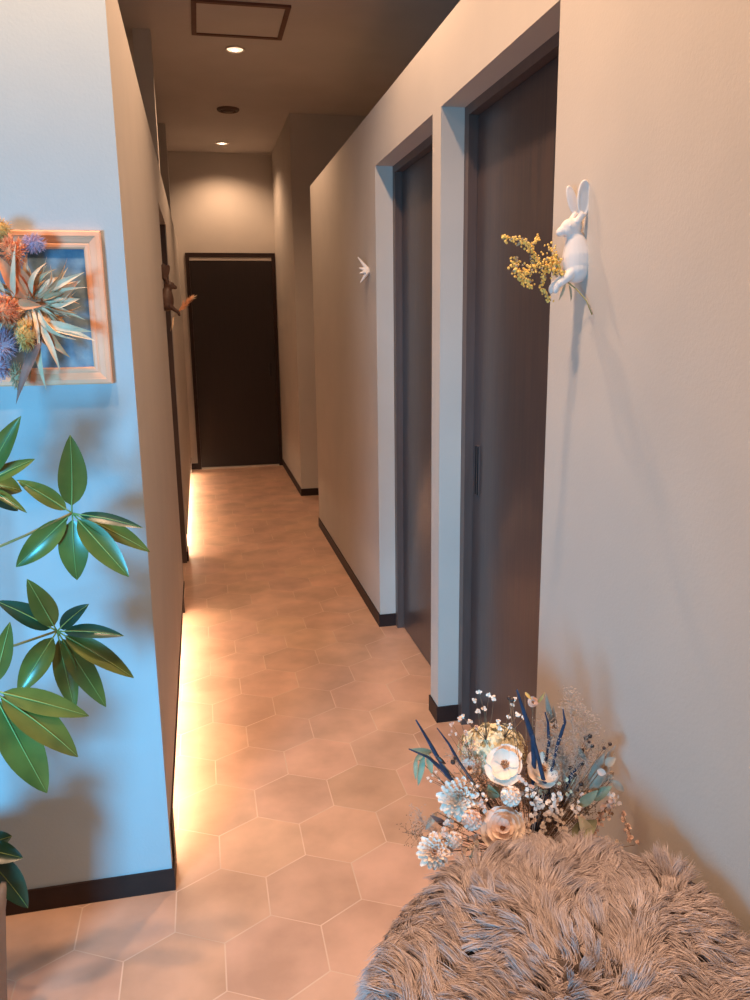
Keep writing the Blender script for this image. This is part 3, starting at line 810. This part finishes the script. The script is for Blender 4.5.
def mist(base, top, spread, n, Y, seed, m_=MIST, r=.00045, name='misty_grass', rb_=.0011):
    rg = random.Random(seed); b = fp(*base, Y); t = fp(*top, Y); mb = MB()
    mb.tube([CORE-VB, b, t], [.001,.0008,.0004], 4)
    for k in range(n):
        f = rg.uniform(.05, 1); p = b.lerp(t, f); sw = spread/F_PX*Y*1.1*math.sin(PI*min(1,(1.1-f)))**.5
        d = Vector((rg.uniform(-1,1), rg.uniform(-1,1), rg.uniform(-.1,.9)))*sw
        e = p+d; mb.tube([p, p+d*.5+Vector((0,0,.003)), e], [r, r*.8, r*.6], 3)
        for j in range(4):
            q = e+Vector((rg.gauss(0,.004), rg.gauss(0,.004), rg.gauss(0,.004))); mb.ball(q, rb_, 5, 4)
    mb.build(name, m_, fa)
mist((578,780),(570,694),15,110,1.20,1); mist((588,770),(584,712),14,80,1.21,2); mist((555,765),(545,722),16,80,1.25,3)
mist((566,790),(560,740),22,90,1.23,4); mist((470,790),(452,752),14,40,1.30,5,MIST); mist((440,842),(420,818),20,46,1.27,6,MIST)
mist((430,838),(402,832),16,26,1.27,7,DST); mist((480,775),(470,748),10,30,1.29,9,PETP)
mist((530,780),(522,745),10,40,1.3,10,DST); mist((600,800),(598,745),12,50,1.22,11,GRYL); mist((575,835),(585,780),22,110,1.24,12,GRYL); mist((545,830),(560,790),24,90,1.25,13,DST)
mist((500,840),(500,780),26,80,1.27,14,DST); mist((455,835),(470,800),22,70,1.28,15,DST)
# dark berries
rg = random.Random(2)
for (x, y) in [(586,738),(589,742),(592,746),(583,750),(580,752),(582,764),(575,775),(581,784),(610,744),(604,748),(578,790),(549,818),(555,822),(560,826),(546,824),(556,830),(453,762),(455,758),(570,768),(590,736),(509,698),(512,700)]:
    p = fp(x, y, 1.20+rg.uniform(-.02,.02)); bo = MB().ball(p, rg.uniform(.0030,.0046), 10, 8).build('dark_berry', BERRY, fa)
    MB().tube([CORE-VB, (CORE-VB).lerp(p, .6)+Vector((0,0,.006)), p], .0006, 4).build('stem', DST, bo)
# leaves
for (x0,y0,x1,y1,wd,Y,m_) in [(572,838,597,820,26,1.16,EUC),(590,838,578,816,20,1.17,HYD),(590,792,612,762,16,1.22,GRYL),(590,785,605,752,14,1.23,GRYL),(598,778,616,745,10,1.24,GRYL),
        (578,806,598,790,14,1.21,EUC),(592,800,612,786,14,1.22,EUC),(432,752,410,749,8,1.30,EUC),(424,752,414,762,7,1.30,EUC),(424,754,418,786,8,1.30,EUC),(428,754,432,774,8,1.29,EUC),
        (416,757,416,780,6,1.30,EUC),(497,798,488,784,14,1.24,EUC),(500,792,486,790,10,1.24,EUC),(553,725,546,693,8,1.28,GRYL),(556,730,553,705,6,1.28,GRYL),(536,704,545,692,4,1.27,DYEL),(525,692,532,700,4,1.27,DYEL),
        (612,780,624,792,10,1.22,GRYL),(597,770,606,774,10,1.2,PETP),(586,760,578,745,8,1.2,GRYL),(605,765,616,758,12,1.2,GRYL),(437,812,425,830,8,1.27,GRYL),(446,826,430,815,8,1.27,DPURP),(436,756,446,764,6,1.26,BERRY)]:
    mb = MB().petal(fp(x0,y0,Y), fp(x1,y1,Y-.012), wd/F_PX*Y, facing(fp(x0,y0,Y))+Vector((rng.uniform(-.4,.4),0,rng.uniform(-.2,.5))), .08, .3, 7, 4, 'leaf', twist=rng.uniform(-.5,.5))
    o = mb.build('dried_leaf', m_, fa)
    MB().tube([CORE-VB, fp(x0,y0,Y)], .0009, 4).build('stem', DST, o)

# loose filler of tiny cream and brown blossoms low in the bunch, and tufts of dry grass between the heads
rg = random.Random(77)
for i in range(26):
    x = rg.uniform(448, 618); y = rg.uniform(775, 850)
    if x > 570: y = max(y, 790)
    m_ = rg.choice([PET, PETP, PETP, HYD, DST, GRYL])
    string([(x, y), (x+rg.uniform(-12,12), y+rg.uniform(6,14))], 1.225+rg.uniform(-.01,.03), .0042, m_, 200+i, 'small_blossoms', 2.0, 4.5)
for i in range(14):
    x = rg.uniform(455, 605); y = rg.uniform(750, 800)
    mist((x+(530-x)*.2, y+40), (x, y), 15, 46, 1.26+rg.uniform(-.02,.03), 300+i, rg.choice([MIST, DST, GRYL]), .0006, 'dry_grass_tuft', .0013)
